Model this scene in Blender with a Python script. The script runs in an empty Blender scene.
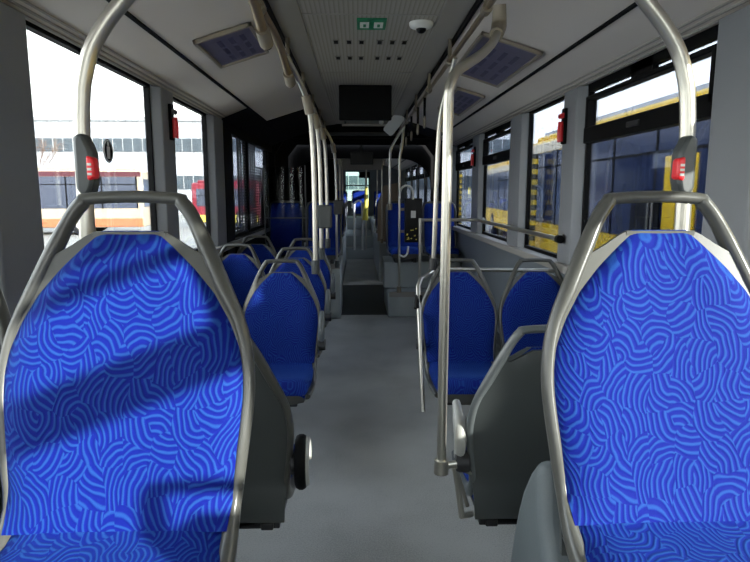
import bpy, math, random
from mathutils import Vector, Matrix
random.seed(7)
scn = bpy.context.scene
col = scn.collection
PI = math.pi

# ------------------------------------------------------------------ camera
F = 590.0
pitch = math.atan(89 / F)
yaw = math.atan(18 / F * math.cos(pitch))
cd = bpy.data.cameras.new('camera')
cam = bpy.data.objects.new('camera', cd)
col.objects.link(cam)
cam.location = (-0.07, 0, 1.45)
cam.rotation_euler = (PI / 2 - pitch, 0, -yaw)
cd.sensor_fit = 'HORIZONTAL'
cd.sensor_width = 36
cd.lens = 36 * F / 750
cd.clip_start = 0.02
cd.clip_end = 500
scn.camera = cam

# ------------------------------------------------------------------ sky, sun, exposure
w = bpy.data.worlds.new('sky')
scn.world = w
w.use_nodes = True
wn, wl = w.node_tree.nodes, w.node_tree.links
bg = wn['Background']
tc = wn.new('ShaderNodeTexCoord')
sp = wn.new('ShaderNodeSeparateXYZ')
rp = wn.new('ShaderNodeValToRGB')
wl.new(tc.outputs['Generated'], sp.inputs[0])
wl.new(sp.outputs['Z'], rp.inputs[0])
wl.new(rp.outputs[0], bg.inputs[0])
e = rp.color_ramp.elements
e[0].position = 0.0
e[0].color = (1.0, 0.98, 0.95, 1)
e[1].position = 0.7
e[1].color = (0.80, 0.88, 1.0, 1)
k = e.new(0.12)
k.color = (1.0, 0.985, 0.96, 1)
bg.inputs[1].default_value = 4.4
sd = bpy.data.lights.new('sun', 'SUN')
sun = bpy.data.objects.new('sun', sd)
col.objects.link(sun)
SUNV = Vector((1.0, -0.85, 0.38))           # towards the sun
sun.rotation_euler = SUNV.to_track_quat('Z', 'Y').to_euler()
sd.energy = 10.0
sd.angle = 0.012
sd.color = (1.0, 0.95, 0.88)
scn.view_settings.view_transform = 'Standard'
scn.view_settings.look = 'None'
scn.view_settings.gamma = 1
scn.view_settings.use_curve_mapping = False
scn.view_settings.exposure = 0.68
scn.cycles.diffuse_bounces = 7
scn.cycles.max_bounces = 14
scn.cycles.transparent_max_bounces = 16


# ------------------------------------------------------------------ helpers
def lin(c):
    return tuple(((v / 255) / 12.92 if v / 255 <= 0.04045 else ((v / 255 + 0.055) / 1.055) ** 2.4) for v in c) + (1,)


def mat(name, rgb, rough=0.5, metal=0.0, noise=0.0, nscale=30.0, bump=0.0, bscale=300.0, spec=0.5, dark=0.8, sheen=0.0):
    m = bpy.data.materials.new(name)
    m.use_nodes = True
    n, l = m.node_tree.nodes, m.node_tree.links
    b = n['Principled BSDF']
    c = lin(rgb)
    b.inputs['Base Color'].default_value = c
    b.inputs['Roughness'].default_value = rough
    b.inputs['Metallic'].default_value = metal
    b.inputs['Specular IOR Level'].default_value = spec
    b.inputs['Sheen Weight'].default_value = sheen
    t = n.new('ShaderNodeTexCoord')
    if noise:
        nz = n.new('ShaderNodeTexNoise')
        nz.inputs['Scale'].default_value = nscale
        nz.inputs['Detail'].default_value = 4
        l.new(t.outputs['Object'], nz.inputs['Vector'])
        mx = n.new('ShaderNodeMix')
        mx.data_type = 'RGBA'
        mx.inputs[6].default_value = tuple(v * (1 - noise) for v in c[:3]) + (1,)
        mx.inputs[7].default_value = tuple(min(1, v * (1 + noise)) for v in c[:3]) + (1,)
        l.new(nz.outputs[0], mx.inputs[0])
        l.new(mx.outputs[2], b.inputs['Base Color'])
    if bump:
        nb = n.new('ShaderNodeTexNoise')
        nb.inputs['Scale'].default_value = bscale
        l.new(t.outputs['Object'], nb.inputs['Vector'])
        bp = n.new('ShaderNodeBump')
        bp.inputs['Strength'].default_value = bump
        bp.inputs['Distance'].default_value = 0.002
        l.new(nb.outputs[0], bp.inputs['Height'])
        l.new(bp.outputs[0], b.inputs['Normal'])
    return m


def glass_mat(name, tint, refl=0.08, rough=0.0):
    m = bpy.data.materials.new(name)
    m.use_nodes = True
    n, l = m.node_tree.nodes, m.node_tree.links
    n.remove(n['Principled BSDF'])
    o = n['Material Output']
    tr = n.new('ShaderNodeBsdfTransparent')
    tr.inputs[0].default_value = tint + (1,)
    gl = n.new('ShaderNodeBsdfGlossy')
    gl.inputs['Roughness'].default_value = rough
    lw = n.new('ShaderNodeFresnel')
    lw.inputs[0].default_value = 1.35
    mu = n.new('ShaderNodeMath')
    mu.operation = 'MULTIPLY'
    mu.inputs[1].default_value = refl * 10
    l.new(lw.outputs[0], mu.inputs[0])
    mx = n.new('ShaderNodeMixShader')
    l.new(mu.outputs[0], mx.inputs[0])
    l.new(tr.outputs[0], mx.inputs[1])
    l.new(gl.outputs[0], mx.inputs[2])
    l.new(mx.outputs[0], o.inputs[0])
    return m


def emis(name, rgb, s=1.0):
    m = bpy.data.materials.new(name)
    m.use_nodes = True
    b = m.node_tree.nodes['Principled BSDF']
    b.inputs['Base Color'].default_value = lin(rgb)
    b.inputs['Emission Color'].default_value = lin(rgb)
    b.inputs['Emission Strength'].default_value = s
    return m


M = {}
M['grey_plastic'] = mat('grey_plastic', (76, 76, 72), 0.28, noise=0.06, nscale=8, bump=0.08, bscale=500)
M['shell'] = mat('shell', (66, 70, 70), 0.42, noise=0.06, nscale=6, bump=0.15, bscale=500)
M['dark_plastic'] = mat('dark_plastic', (38, 38, 40), 0.4)
M['black'] = mat('black', (8, 8, 9), 0.6, spec=0.12)
M['black_gloss'] = mat('black_gloss', (8, 8, 9), 0.3, spec=0.2)
M['steel'] = mat('steel', (185, 181, 171), 0.3, 0.85, noise=0.05, nscale=40)
M['rail_steel'] = mat('rail_steel', (150, 132, 108), 0.38, 0.8, noise=0.06, nscale=30)
M['joint'] = mat('joint', (138, 128, 112), 0.45, 0.2, noise=0.1, nscale=30)
M['wall'] = mat('wall', (112, 118, 124), 0.5, noise=0.05, nscale=5, bump=0.1)
M['arch'] = mat('arch', (96, 103, 106), 0.55, noise=0.12, nscale=350, bump=0.1)
M['arm_lit_grey'] = mat('arm_lit_grey', (160, 160, 155), 0.35)  # sunlight painted into the armrests of the turned-away seats as lighter grey
M['shell_edge'] = mat('shell_edge', (88, 93, 94), 0.35)
M['pillar'] = mat('pillar', (128, 130, 134), 0.45, noise=0.05, nscale=5, bump=0.1)
M['ceil_side'] = mat('ceil_side', (206, 198, 190), 0.55, noise=0.03, nscale=3)
M['ceil_trim'] = mat('ceil_trim', (150, 146, 140), 0.5, noise=0.04, nscale=4)
M['podium'] = mat('podium', (165, 171, 171), 0.6, noise=0.12, nscale=350, bump=0.1)
M['red'] = mat('red', (205, 30, 38), 0.35)
M['red_button'] = mat('red_button', (225, 40, 48), 0.3)
M['white'] = mat('white', (225, 225, 220), 0.5)
M['green'] = mat('green', (20, 125, 85), 0.5)
M['yellow'] = mat('yellow', (238, 220, 95), 0.35)
M['bus_yellow'] = mat('bus_yellow', (248, 200, 20), 0.3)
M['bus_cream'] = mat('bus_cream', (240, 225, 195), 0.35)
M['bus_sand'] = mat('bus_sand', (188, 172, 148), 0.35)
M['bus_maroon'] = mat('bus_maroon', (88, 40, 48), 0.35)
M['bus_red'] = mat('bus_red', (140, 35, 50), 0.35)
M['bus_orange'] = mat('bus_orange', (195, 112, 75), 0.35)
M['bus_glass'] = mat('bus_glass', (46, 56, 84), 0.12, noise=0.3, nscale=2)
M['bus_glass_pale'] = mat('bus_glass_pale', (70, 76, 92), 0.15)
M['facade'] = mat('facade', (180, 182, 184), 0.8)
M['facade_glass'] = mat('facade_glass', (78, 88, 96), 0.2, noise=0.3, nscale=1)
M['facade_blue'] = mat('facade_blue', (70, 110, 160), 0.6)
M['bark'] = mat('bark', (120, 95, 80), 0.9, noise=0.2)
M['tyre'] = mat('tyre', (25, 25, 26), 0.8)
M['asphalt'] = mat('asphalt', (150, 148, 143), 0.9, noise=0.15, nscale=0.6, bump=0.2, bscale=40)
M['rubber_floor'] = mat('rubber_floor', (55, 56, 58), 0.6, noise=0.1, nscale=100)
M['bellows'] = mat('bellows', (16, 16, 18), 0.7, spec=0.25)
M['poster'] = mat('poster', (98, 94, 116), 0.35, noise=0.25, nscale=8)
M['poster_frame'] = mat('poster_frame', (160, 150, 135), 0.4, 0.4)
M['blue_cloth'] = mat('blue_cloth', (22, 50, 165), 0.85)
M['coat_blue'] = mat('coat_blue', (60, 120, 200), 0.8)
M['beige'] = mat('beige', (165, 150, 130), 0.6)
M['glass'] = glass_mat('glass', (0.90, 0.93, 0.93), 0.06)
M['tint_glass'] = glass_mat('tint_glass', (0.74, 0.79, 0.86), 0.08)
M['dark_glass'] = glass_mat('dark_glass', (0.10, 0.11, 0.14), 0.06)
M['green_glass'] = glass_mat('green_glass', (0.5, 0.6, 0.56), 0.07)
M['clear_glass'] = glass_mat('clear_glass', (0.8, 0.84, 0.84), 0.07)


def fabric():
    m = bpy.data.materials.new('blue_seat_fabric')
    m.use_nodes = True
    n, l = m.node_tree.nodes, m.node_tree.links
    b = n['Principled BSDF']
    b.inputs['Roughness'].default_value = 0.8
    b.inputs['Specular IOR Level'].default_value = 0.15
    b.inputs['Sheen Weight'].default_value = 0.08
    b.inputs['Sheen Tint'].default_value = (0.12, 0.5, 1, 1)
    t = n.new('ShaderNodeTexCoord')
    oi = n.new('ShaderNodeObjectInfo')
    s = n.new('ShaderNodeSeparateXYZ')
    l.new(t.outputs['Object'], s.inputs[0])

    def mth(op, a, bb=None, c=None):
        q = n.new('ShaderNodeMath')
        q.operation = op
        for i, v in enumerate((a, bb, c)):
            if v is None:
                continue
            if isinstance(v, (int, float)):
                q.inputs[i].default_value = v
            else:
                l.new(v, q.inputs[i])
        return q.outputs[0]

    def vm(op, a, bb):
        q = n.new('ShaderNodeVectorMath')
        q.operation = op
        for i, v in enumerate((a, bb)):
            if isinstance(v, tuple):
                q.inputs[i].default_value = v
            else:
                l.new(v, q.inputs[i])
        return q
    v = mth('SUBTRACT', s.outputs['Z'], s.outputs['Y'])
    cb = n.new('ShaderNodeCombineXYZ')
    l.new(mth('ADD', s.outputs['X'], mth('MULTIPLY', oi.outputs['Random'], 3.0)), cb.inputs[0])
    l.new(v, cb.inputs[1])
    nz = n.new('ShaderNodeTexNoise')
    nz.inputs['Scale'].default_value = 24
    nz.inputs['Detail'].default_value = 1
    l.new(cb.outputs[0], nz.inputs['Vector'])
    d = vm('SUBTRACT', nz.outputs[1], (0.5, 0.5, 0.5))
    d2 = vm('MULTIPLY', d.outputs[0], (0.016, 0.016, 0))
    P = vm('ADD', cb.outputs[0], d2.outputs[0])
    vo = n.new('ShaderNodeTexVoronoi')
    vo.voronoi_dimensions = '2D'
    vo.inputs['Scale'].default_value = 25
    vo.inputs['Randomness'].default_value = 0.85
    l.new(P.outputs[0], vo.inputs['Vector'])
    sc = n.new('ShaderNodeSeparateColor')
    l.new(vo.outputs['Color'], sc.inputs[0])
    ang = mth('MULTIPLY', sc.outputs[0], 2 * PI)
    rad = mth('MULTIPLY_ADD', sc.outputs[1], 0.025, 0.028)
    off2 = n.new('ShaderNodeCombineXYZ')
    l.new(mth('MULTIPLY', mth('COSINE', ang), rad), off2.inputs[0])
    l.new(mth('MULTIPLY', mth('SINE', ang), rad), off2.inputs[1])
    q = vm('SUBTRACT', P.outputs[0], vo.outputs['Position'])
    q2 = vm('ADD', q.outputs[0], off2.outputs[0])
    q3 = vm('MULTIPLY', q2.outputs[0], (1, 1, 0))
    ln = n.new('ShaderNodeVectorMath')
    ln.operation = 'LENGTH'
    l.new(q3.outputs[0], ln.inputs[0])
    wv = mth('SINE', mth('MULTIPLY', ln.outputs['Value'], 2 * PI / 0.0094))
    h = mth('MULTIPLY_ADD', wv, 0.5, 0.5)
    fine = n.new('ShaderNodeTexNoise')
    fine.inputs['Scale'].default_value = 900
    l.new(cb.outputs[0], fine.inputs['Vector'])
    h2 = mth('ADD', h, mth('MULTIPLY', mth('SUBTRACT', fine.outputs[0], 0.5), 0.5))
    r = n.new('ShaderNodeValToRGB')
    l.new(h2, r.inputs[0])
    e = r.color_ramp.elements
    e[0].position = 0.5
    e[0].color = lin((5, 21, 112))
    e[1].position = 1.05
    e[1].color = lin((25, 64, 134))
    l.new(r.outputs[0], b.inputs['Base Color'])
    bp = n.new('ShaderNodeBump')
    bp.inputs['Strength'].default_value = 0.5
    bp.inputs['Distance'].default_value = 0.0015
    l.new(h2, bp.inputs['Height'])
    l.new(bp.outputs[0], b.inputs['Normal'])
    return m


M['chan_dark'] = mat('chan_dark', (52, 50, 48), 0.5)
M['black_screen'] = mat('black_screen', (6, 7, 7), 0.5, spec=0.1)
M['fabric'] = fabric()


def floor_mat():
    m = mat('vinyl_floor', (132, 136, 140), 0.55, bump=0.1, bscale=200)
    n, l = m.node_tree.nodes, m.node_tree.links
    b = n['Principled BSDF']
    t = n.new('ShaderNodeTexCoord')
    a = n.new('ShaderNodeTexNoise')
    a.inputs['Scale'].default_value = 160
    a.inputs['Detail'].default_value = 3
    c = n.new('ShaderNodeTexNoise')
    c.inputs['Scale'].default_value = 2.5
    c.inputs['Detail'].default_value = 5
    l.new(t.outputs['Object'], a.inputs['Vector'])
    l.new(t.outputs['Object'], c.inputs['Vector'])
    ad = n.new('ShaderNodeMath')
    ad.operation = 'ADD'
    mu = n.new('ShaderNodeMath')
    mu.operation = 'MULTIPLY'
    mu.inputs[1].default_value = 0.8
    l.new(a.outputs[0], ad.inputs[0])
    l.new(c.outputs[0], mu.inputs[0])
    l.new(mu.outputs[0], ad.inputs[1])
    r = n.new('ShaderNodeValToRGB')
    r.color_ramp.elements[0].position = 0.65
    r.color_ramp.elements[0].color = lin((160, 160, 156))
    r.color_ramp.elements[1].position = 1.15
    r.color_ramp.elements[1].color = lin((192, 191, 186))
    l.new(ad.outputs[0], r.inputs[0])
    l.new(r.outputs[0], b.inputs['Base Color'])
    return m


M['floor'] = floor_mat()


def dots_mat():
    """black film with rows of clear-cut white dots, denser in vertical bands"""
    m = bpy.data.materials.new('dotted_film')
    m.use_nodes = True
    n, l = m.node_tree.nodes, m.node_tree.links
    b = n['Principled BSDF']
    o = n['Material Output']
    b.inputs['Roughness'].default_value = 0.3
    b.inputs['Base Color'].default_value = (0.012, 0.012, 0.014, 1)
    t = n.new('ShaderNodeTexCoord')
    s = n.new('ShaderNodeSeparateXYZ')
    l.new(t.outputs['Object'], s.inputs[0])
    cb = n.new('ShaderNodeCombineXYZ')
    l.new(s.outputs['Y'], cb.inputs[0])
    l.new(s.outputs['Z'], cb.inputs[1])
    mp = n.new('ShaderNodeVectorMath')
    mp.operation = 'MULTIPLY'
    mp.inputs[1].default_value = (0.22, 1, 1)
    l.new(cb.outputs[0], mp.inputs[0])
    vo = n.new('ShaderNodeTexVoronoi')
    vo.voronoi_dimensions = '2D'
    vo.inputs['Scale'].default_value = 34
    vo.inputs['Randomness'].default_value = 0.15
    l.new(mp.outputs[0], vo.inputs['Vector'])
    wv = n.new('ShaderNodeMath')
    wv.operation = 'SINE'
    mw = n.new('ShaderNodeMath')
    mw.operation = 'MULTIPLY'
    mw.inputs[1].default_value = 2 * PI / 0.75
    l.new(s.outputs['Y'], mw.inputs[0])
    l.new(mw.outputs[0], wv.inputs[0])
    th = n.new('ShaderNodeMath')
    th.operation = 'MULTIPLY_ADD'
    th.inputs[1].default_value = 0.07
    th.inputs[2].default_value = 0.27
    l.new(wv.outputs[0], th.inputs[0])
    lt = n.new('ShaderNodeMath')
    lt.operation = 'LESS_THAN'
    l.new(vo.outputs['Distance'], lt.inputs[0])
    l.new(th.outputs[0], lt.inputs[1])
    tr = n.new('ShaderNodeBsdfTransparent')
    mx = n.new('ShaderNodeMixShader')
    l.new(lt.outputs[0], mx.inputs[0])
    l.new(b.outputs[0], mx.inputs[1])
    l.new(tr.outputs[0], mx.inputs[2])
    l.new(mx.outputs[0], o.inputs[0])
    return m


M['dots'] = dots_mat()


def panel_mat(name, rgb, rgb2, axis, pitch_, soft=0.15, rough=0.5):
    """narrow grooves along one axis"""
    m = mat(name, rgb, rough)
    n, l = m.node_tree.nodes, m.node_tree.links
    b = n['Principled BSDF']
    t = n.new('ShaderNodeTexCoord')
    s = n.new('ShaderNodeSeparateXYZ')
    l.new(t.outputs['Object'], s.inputs[0])
    mu = n.new('ShaderNodeMath')
    mu.operation = 'MULTIPLY'
    mu.inputs[1].default_value = 1 / pitch_
    l.new(s.outputs[axis], mu.inputs[0])
    fr = n.new('ShaderNodeMath')
    fr.operation = 'FRACT'
    l.new(mu.outputs[0], fr.inputs[0])
    r = n.new('ShaderNodeValToRGB')
    r.color_ramp.elements[0].position = 0.0
    r.color_ramp.elements[0].color = lin(rgb2)
    r.color_ramp.elements[1].position = soft
    r.color_ramp.elements[1].color = lin(rgb)
    l.new(fr.outputs[0], r.inputs[0])
    l.new(r.outputs[0], b.inputs['Base Color'])
    return m


M['vent_panel'] = panel_mat('vent_panel', (158, 153, 142), (124, 120, 110), 0, 0.022, 0.5)
M['cove'] = panel_mat('cove', (150, 150, 150), (95, 95, 96), 2, 0.02, 0.25)
M['hazard'] = panel_mat('hazard', (240, 200, 30), (20, 20, 20), 2, 0.24, 0.5)
M['hazard'].node_tree.nodes['Color Ramp'].color_ramp.interpolation = 'CONSTANT'
M['cladding'] = panel_mat('cladding', (190, 192, 196), (140, 146, 150), 0, 0.9, 0.1, 0.8)


class MB:
    def __init__(s):
        s.v = []
        s.f = []

    def box(s, x0, x1, y0, y1, z0, z1):
        b = len(s.v)
        s.v += [(x0, y0, z0), (x1, y0, z0), (x1, y1, z0), (x0, y1, z0), (x0, y0, z1), (x1, y0, z1), (x1, y1, z1), (x0, y1, z1)]
        s.f += [tuple(b + i for i in q) for q in ((0, 3, 2, 1), (4, 5, 6, 7), (0, 1, 5, 4), (1, 2, 6, 5), (2, 3, 7, 6), (3, 0, 4, 7))]
        return s

    def prism(s, poly, axis, a, b):
        """polygon in the two other axes (in xyz order) extruded from a to b"""
        base = len(s.v)
        n = len(poly)
        for t in (a, b):
            for p in poly:
                s.v.append({0: (t, p[0], p[1]), 1: (p[0], t, p[1]), 2: (p[0], p[1], t)}[axis])
        s.f.append(tuple(base + i for i in range(n))[::-1])
        s.f.append(tuple(base + n + i for i in range(n)))
        for i in range(n):
            j = (i + 1) % n
            s.f.append((base + i, base + j, base + n + j, base + n + i))
        return s

    def tube(s, pts, r, seg=12, closed=False, smooth=True, sub=4, up=None, flat=1.0):
        """round (or, with flat and up, oval) bar along points; r a number or one per point"""
        P = [Vector(p) for p in pts]
        R = list(r) if isinstance(r, (list, tuple)) else [r] * len(P)
        if smooth and len(P) > 2:
            Q, RR = [], []
            n = len(P)
            rng = range(n if closed else n - 1)
            for i in rng:
                p0 = P[(i - 1) % n] if (closed or i > 0) else P[i] * 2 - P[i + 1]
                p1, p2 = P[i], P[(i + 1) % n]
                p3 = P[(i + 2) % n] if (closed or i + 2 < n) else P[i + 1] * 2 - P[i]
                for k in range(sub):
                    t = k / sub
                    Q.append(0.5 * ((2 * p1) + (-p0 + p2) * t + (2 * p0 - 5 * p1 + 4 * p2 - p3) * t * t + (-p0 + 3 * p1 - 3 * p2 + p3) * t ** 3))
                    RR.append(R[i] * (1 - t) + R[(i + 1) % n] * t)
            if not closed:
                Q.append(P[-1])
                RR.append(R[-1])
            P, R = Q, RR
        n = len(P)
        base = len(s.v)
        nrm = None
        for i in range(n):
            if closed:
                d = P[(i + 1) % n] - P[(i - 1) % n]
            else:
                d = P[min(i + 1, n - 1)] - P[max(i - 1, 0)]
            d.normalize()
            if up is not None:
                a = Vector(up) - d * d.dot(Vector(up))
            elif nrm is None:
                a = Vector((0, 0, 1)) if abs(d.z) < 0.9 else Vector((1, 0, 0))
                a = a - d * d.dot(a)
            else:
                a = nrm - d * d.dot(nrm)
            a.normalize()
            nrm = a
            c = d.cross(a)
            for k in range(seg):
                t = 2 * PI * k / seg
                s.v.append(tuple(P[i] + a * (math.cos(t) * R[i] * flat) + c * (math.sin(t) * R[i])))
        for i in range(n if closed else n - 1):
            i2 = (i + 1) % n
            for k in range(seg):
                k2 = (k + 1) % seg
                s.f.append((base + i * seg + k, base + i * seg + k2, base + i2 * seg + k2, base + i2 * seg + k))
        if not closed:
            s.f.append(tuple(base + k for k in range(seg))[::-1])
            s.f.append(tuple(base + (n - 1) * seg + k for k in range(seg)))
        return s

    def cyl(s, p0, p1, r, r2=None, seg=20):
        return s.tube([p0, p1], [r, r if r2 is None else r2], seg, smooth=False)

    def lathe(s, prof, c, axis=2, seg=24):
        base = len(s.v)
        for (r, h) in prof:
            for k in range(seg):
                t = 2 * PI * k / seg
                a, b = r * math.cos(t), r * math.sin(t)
                o = {2: (a, b, h), 1: (a, h, b), 0: (h, a, b)}[axis]
                s.v.append((c[0] + o[0], c[1] + o[1], c[2] + o[2]))
        for i in range(len(prof) - 1):
            for k in range(seg):
                k2 = (k + 1) % seg
                s.f.append((base + i * seg + k, base + i * seg + k2, base + (i + 1) * seg + k2, base + (i + 1) * seg + k))
        s.f.append(tuple(base + k for k in range(seg))[::-1])
        s.f.append(tuple(base + (len(prof) - 1) * seg + k for k in range(seg)))
        return s

    def slab(s, front, back, nu, nv):
        """closed sheet between two grids of points front(u,v) and back(u,v), u and v in 0..1"""
        base = len(s.v)
        for fn in (front, back):
            for j in range(nv + 1):
                for i in range(nu + 1):
                    s.v.append(tuple(fn(i / nu, j / nv)))
        W = nu + 1
        N = W * (nv + 1)
        for j in range(nv):
            for i in range(nu):
                a = base + j * W + i
                s.f.append((a, a + 1, a + 1 + W, a + W))
                a += N
                s.f.append((a, a + W, a + 1 + W, a + 1))
        for j in range(nv):
            for i in (0, nu):
                a = base + j * W + i
                q = (a, a + W, a + W + N, a + N)
                s.f.append(q if i == 0 else q[::-1])
        for i in range(nu):
            for j in (0, nv):
                a = base + j * W + i
                q = (a, a + N, a + 1 + N, a + 1)
                s.f.append(q if j == 0 else q[::-1])
        return s

    def build(s, name, m, parent=None, smooth=None, bevel=0.0, bseg=2):
        me = bpy.data.meshes.new(name)
        me.from_pydata(s.v, [], s.f)
        import bmesh
        bm = bmesh.new()
        bm.from_mesh(me)
        bmesh.ops.recalc_face_normals(bm, faces=bm.faces[:])
        bm.to_mesh(me)
        bm.free()
        me.materials.append(M[m] if isinstance(m, str) else m)
        if smooth is not None:
            for p in me.polygons:
                p.use_smooth = True
            me.set_sharp_from_angle(angle=math.radians(smooth))
        o = bpy.data.objects.new(name, me)
        col.objects.link(o)
        if parent is not None:
            o.parent = parent
        if bevel:
            md = o.modifiers.new('bevel', 'BEVEL')
            md.width = bevel
            md.segments = bseg
            md.limit_method = 'ANGLE'
            md.angle_limit = math.radians(40)
            if smooth is None:
                for p in me.polygons:
                    p.use_smooth = True
                me.set_sharp_from_angle(angle=math.radians(35))
        return o


def tag(o, label, cat, group=None, kind=None):
    o['label'] = label
    o['category'] = cat
    if group:
        o['group'] = group
    if kind:
        o['kind'] = kind
    return o


def thing(name, label, cat, loc=(0, 0, 0), rz=0.0, group=None):
    o = bpy.data.objects.new(name, None)
    o.empty_display_size = 0.1
    col.objects.link(o)
    o.location = loc
    o.rotation_euler = (0, 0, rz)
    return tag(o, label, cat, group)


def struct(o, kind='structure'):
    o['kind'] = kind
    return o


def copy_tree(o, parent=None):
    c = o.copy()
    col.objects.link(c)
    c.parent = parent
    for ch in list(o.children):
        copy_tree(ch, c)
    return c


def offset_pts(pts, d):
    return [(p[0] + d[0], p[1] + d[1], p[2] + d[2]) for p in pts]


# ------------------------------------------------------------------ bus shell: floor, walls, windows, ceiling
Y0, Y1 = -2.6, 7.75          # front section
R0, R1 = 9.5, 17.2           # rear section behind the bellows
HW = 1.2
SILL, HEAD = 1.03, 2.06
struct(MB().box(-1.25, 1.25, Y0, 6.9, -0.06, 0).build('floor', 'floor'))
struct(MB().box(-1.25, 1.25, 9.2, R1, -0.06, 0).build('floor', 'floor'))
tt = tag(MB().box(-1.2, 1.2, 6.9, 9.2, -0.06, -0.001).build('turntable_floor', 'rubber_floor'), 'dark rubber turntable floor in the aisle between the two bus halves', 'floor panel')


def side_wall(side, y0, y1, holes, name):
    """lower wall, header and the pillars between windows, holes = [(ya, yb)]"""
    s = 1 if side == 'right' else -1
    a, b = sorted((s * HW, s * (HW + 0.035)))
    m = MB()
    m.box(a, b, y0, y1, 0, SILL)
    m.box(a, b, y0, y1, HEAD, 2.42)
    ys = [y0] + [q for h in holes for q in h] + [y1]
    for i in range(0, len(ys), 2):
        if ys[i + 1] - ys[i] > 0.01:
            m.box(a, b, ys[i], ys[i + 1], SILL, HEAD)
    return struct(m.build(name, 'wall'))


LW = [(-2.4, -1.5), (-1.3, 0.12), (0.36, 1.80), (2.11, 3.40), (3.68, 4.62)]
LD = [(5.25, 7.6)]
RW = [(-2.4, -1.5), (-1.3, -0.22), (-0.05, 1.80), (2.10, 3.33), (3.60, 4.46), (4.83, 6.0), (6.38, 7.62)]
side_wall('left', Y0, Y1, LW + LD, 'wall_left')
side_wall('right', Y0, Y1, RW, 'wall_right')
RR_ = [(9.9, 11.1), (11.3, 12.5), (12.7, 14.0), (14.2, 15.6)]
side_wall('left', R0, R1, RR_, 'wall_left_rear')
side_wall('right', R0, R1, RR_, 'wall_right_rear')
wf = MB()
wf.box(-1.27, 1.27, Y0 - 0.08, Y0, 0, 0.9).box(-1.27, 1.27, Y0 - 0.08, Y0, 2.05, 2.42).box(-1.27, -1.1, Y0 - 0.08, Y0, 0.9, 2.05).box(1.1, 1.27, Y0 - 0.08, Y0, 0.9, 2.05)
struct(wf.build('wall_front', 'wall'))
# interior pillar covers
npil = 0
for s, wins in ((-1, LW), (1, RW)):
    edges = [w_ for w_ in wins]
    spans = [(edges[i][1], edges[i + 1][0]) for i in range(len(edges) - 1)]
    if s < 0:
        spans.append((4.62, 5.25))
    else:
        spans.append((7.62, 7.74))
    for (a, b) in spans:
        npil += 1
        m = MB()
        z0, z1 = SILL - 0.02, 2.03
        xi, xo = s * 1.155, s * 1.21
        m.prism([(xo, a - 0.005), (xi, a + 0.03), (xi, b - 0.03), (xo, b + 0.005)], 2, z0, z1)
        struct(m.build('trim_%d' % npil, 'pillar', bevel=0.008))
for s, nm in ((-1, 'left'), (1, 'right')):
    for q, (ya, yb) in enumerate(((Y0, Y1), (R0, R1))):
        a, b = sorted((s * 1.12, s * 1.205))
        struct(MB().box(a, b, ya, yb, SILL - 0.05, SILL).build('trim_sill_%s' % nm + ('_rear' if q else ''), 'ceil_trim', bevel=0.008))
        a, b = sorted((s * 1.09, s * 1.2))
        struct(MB().box(a, b, ya, yb, 0, 0.2).build('baseboard_%s' % nm + ('_rear' if q else ''), 'shell', bevel=0.01))

# windows
nwin = 0


def window(s, a, b, vent, glass, rear=False):
    global nwin
    nwin += 1
    x0, x1 = sorted((s * 1.205, s * 1.235))
    f = MB()
    t = 0.022
    f.box(x0, x1, a, a + t, SILL, HEAD).box(x0, x1, b - t, b, SILL, HEAD).box(x0, x1, a, b, SILL, SILL + t)
    if vent:
        mid = (a + b) / 2
        f.box(x0, x1, a, b, 1.992, HEAD + 0.02)
        f.box(x0, x1, mid - 0.10, mid + 0.10, 1.962, HEAD)
    else:
        f.box(x0, x1, a, b, HEAD - 0.042, HEAD + 0.02)
    fr = struct(f.build('window_%d' % nwin, 'black'))
    if vent:
        v = MB()
        xa, xb = sorted((s * 1.185, s * 1.24))
        v.box(xa, xb, a + 0.01, b - 0.01, 1.715, 1.80)
        v.box(xa, xb, a + 0.02, b - 0.02, 1.942, 1.965)
        v.box(xa, xb, a + 0.02, a + 0.05, 1.76, 1.95).box(xa, xb, b - 0.05, b - 0.02, 1.76, 1.95)
        v.build('vent_frame', 'black', fr, bevel=0.006)
        xa, xb = sorted((s * 1.195, s * 1.175))
        MB().box(xa, xb, (a + b) / 2 - 0.06, (a + b) / 2 + 0.06, 1.745, 1.77).build('vent_latch', 'dark_plastic', fr, bevel=0.004)
    xa, xb = sorted((s * 1.218, s * 1.222))
    MB().box(xa, xb, a, b, SILL, HEAD).build('window_pane', glass, fr)
    return fr


for (a, b) in LW:
    window(-1, a, b, False, 'glass')
for i, (a, b) in enumerate(RW):
    window(1, a, b, i in (0, 1, 2, 3, 5, 6), 'tint_glass' if a > 2 else 'glass')
for (a, b) in RR_:
    window(-1, a, b, True, 'dark_glass')
    window(1, a, b, True, 'tint_glass')
nwin += 1
d = MB()
d.box(-1.24, -1.2, 5.25, 5.33, 0.6, 2.0).box(-1.24, -1.2, 7.52, 7.6, 0.6, 2.0).box(-1.24, -1.2, 5.25, 7.6, 1.96, 2.02).box(-1.24, -1.2, 5.25, 7.6, 0.98, 1.06)
for y_ in (6.25,):
    d.box(-1.23, -1.19, y_ - 0.03, y_ + 0.03, 1.0, 2.0)
dfr = struct(d.build('window_%d' % nwin, 'black'))
MB().box(-1.222, -1.218, 5.25, 7.6, 1.0, 2.0).build('window_pane', 'tint_glass', dfr)
fm = MB()
fm.box(-1.214, -1.212, 5.33, 5.60, 1.05, 1.97).box(-1.214, -1.212, 5.76, 6.80, 1.05, 1.97)
fm.box(-1.214, -1.212, 6.80, 7.52, 1.05, 1.74).box(-1.214, -1.212, 5.60, 5.76, 1.05, 1.12)
ff = fm.build('dotted_film', 'dots', dfr)
ff['label'] = 'black film with rows of see-through dots'
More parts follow.
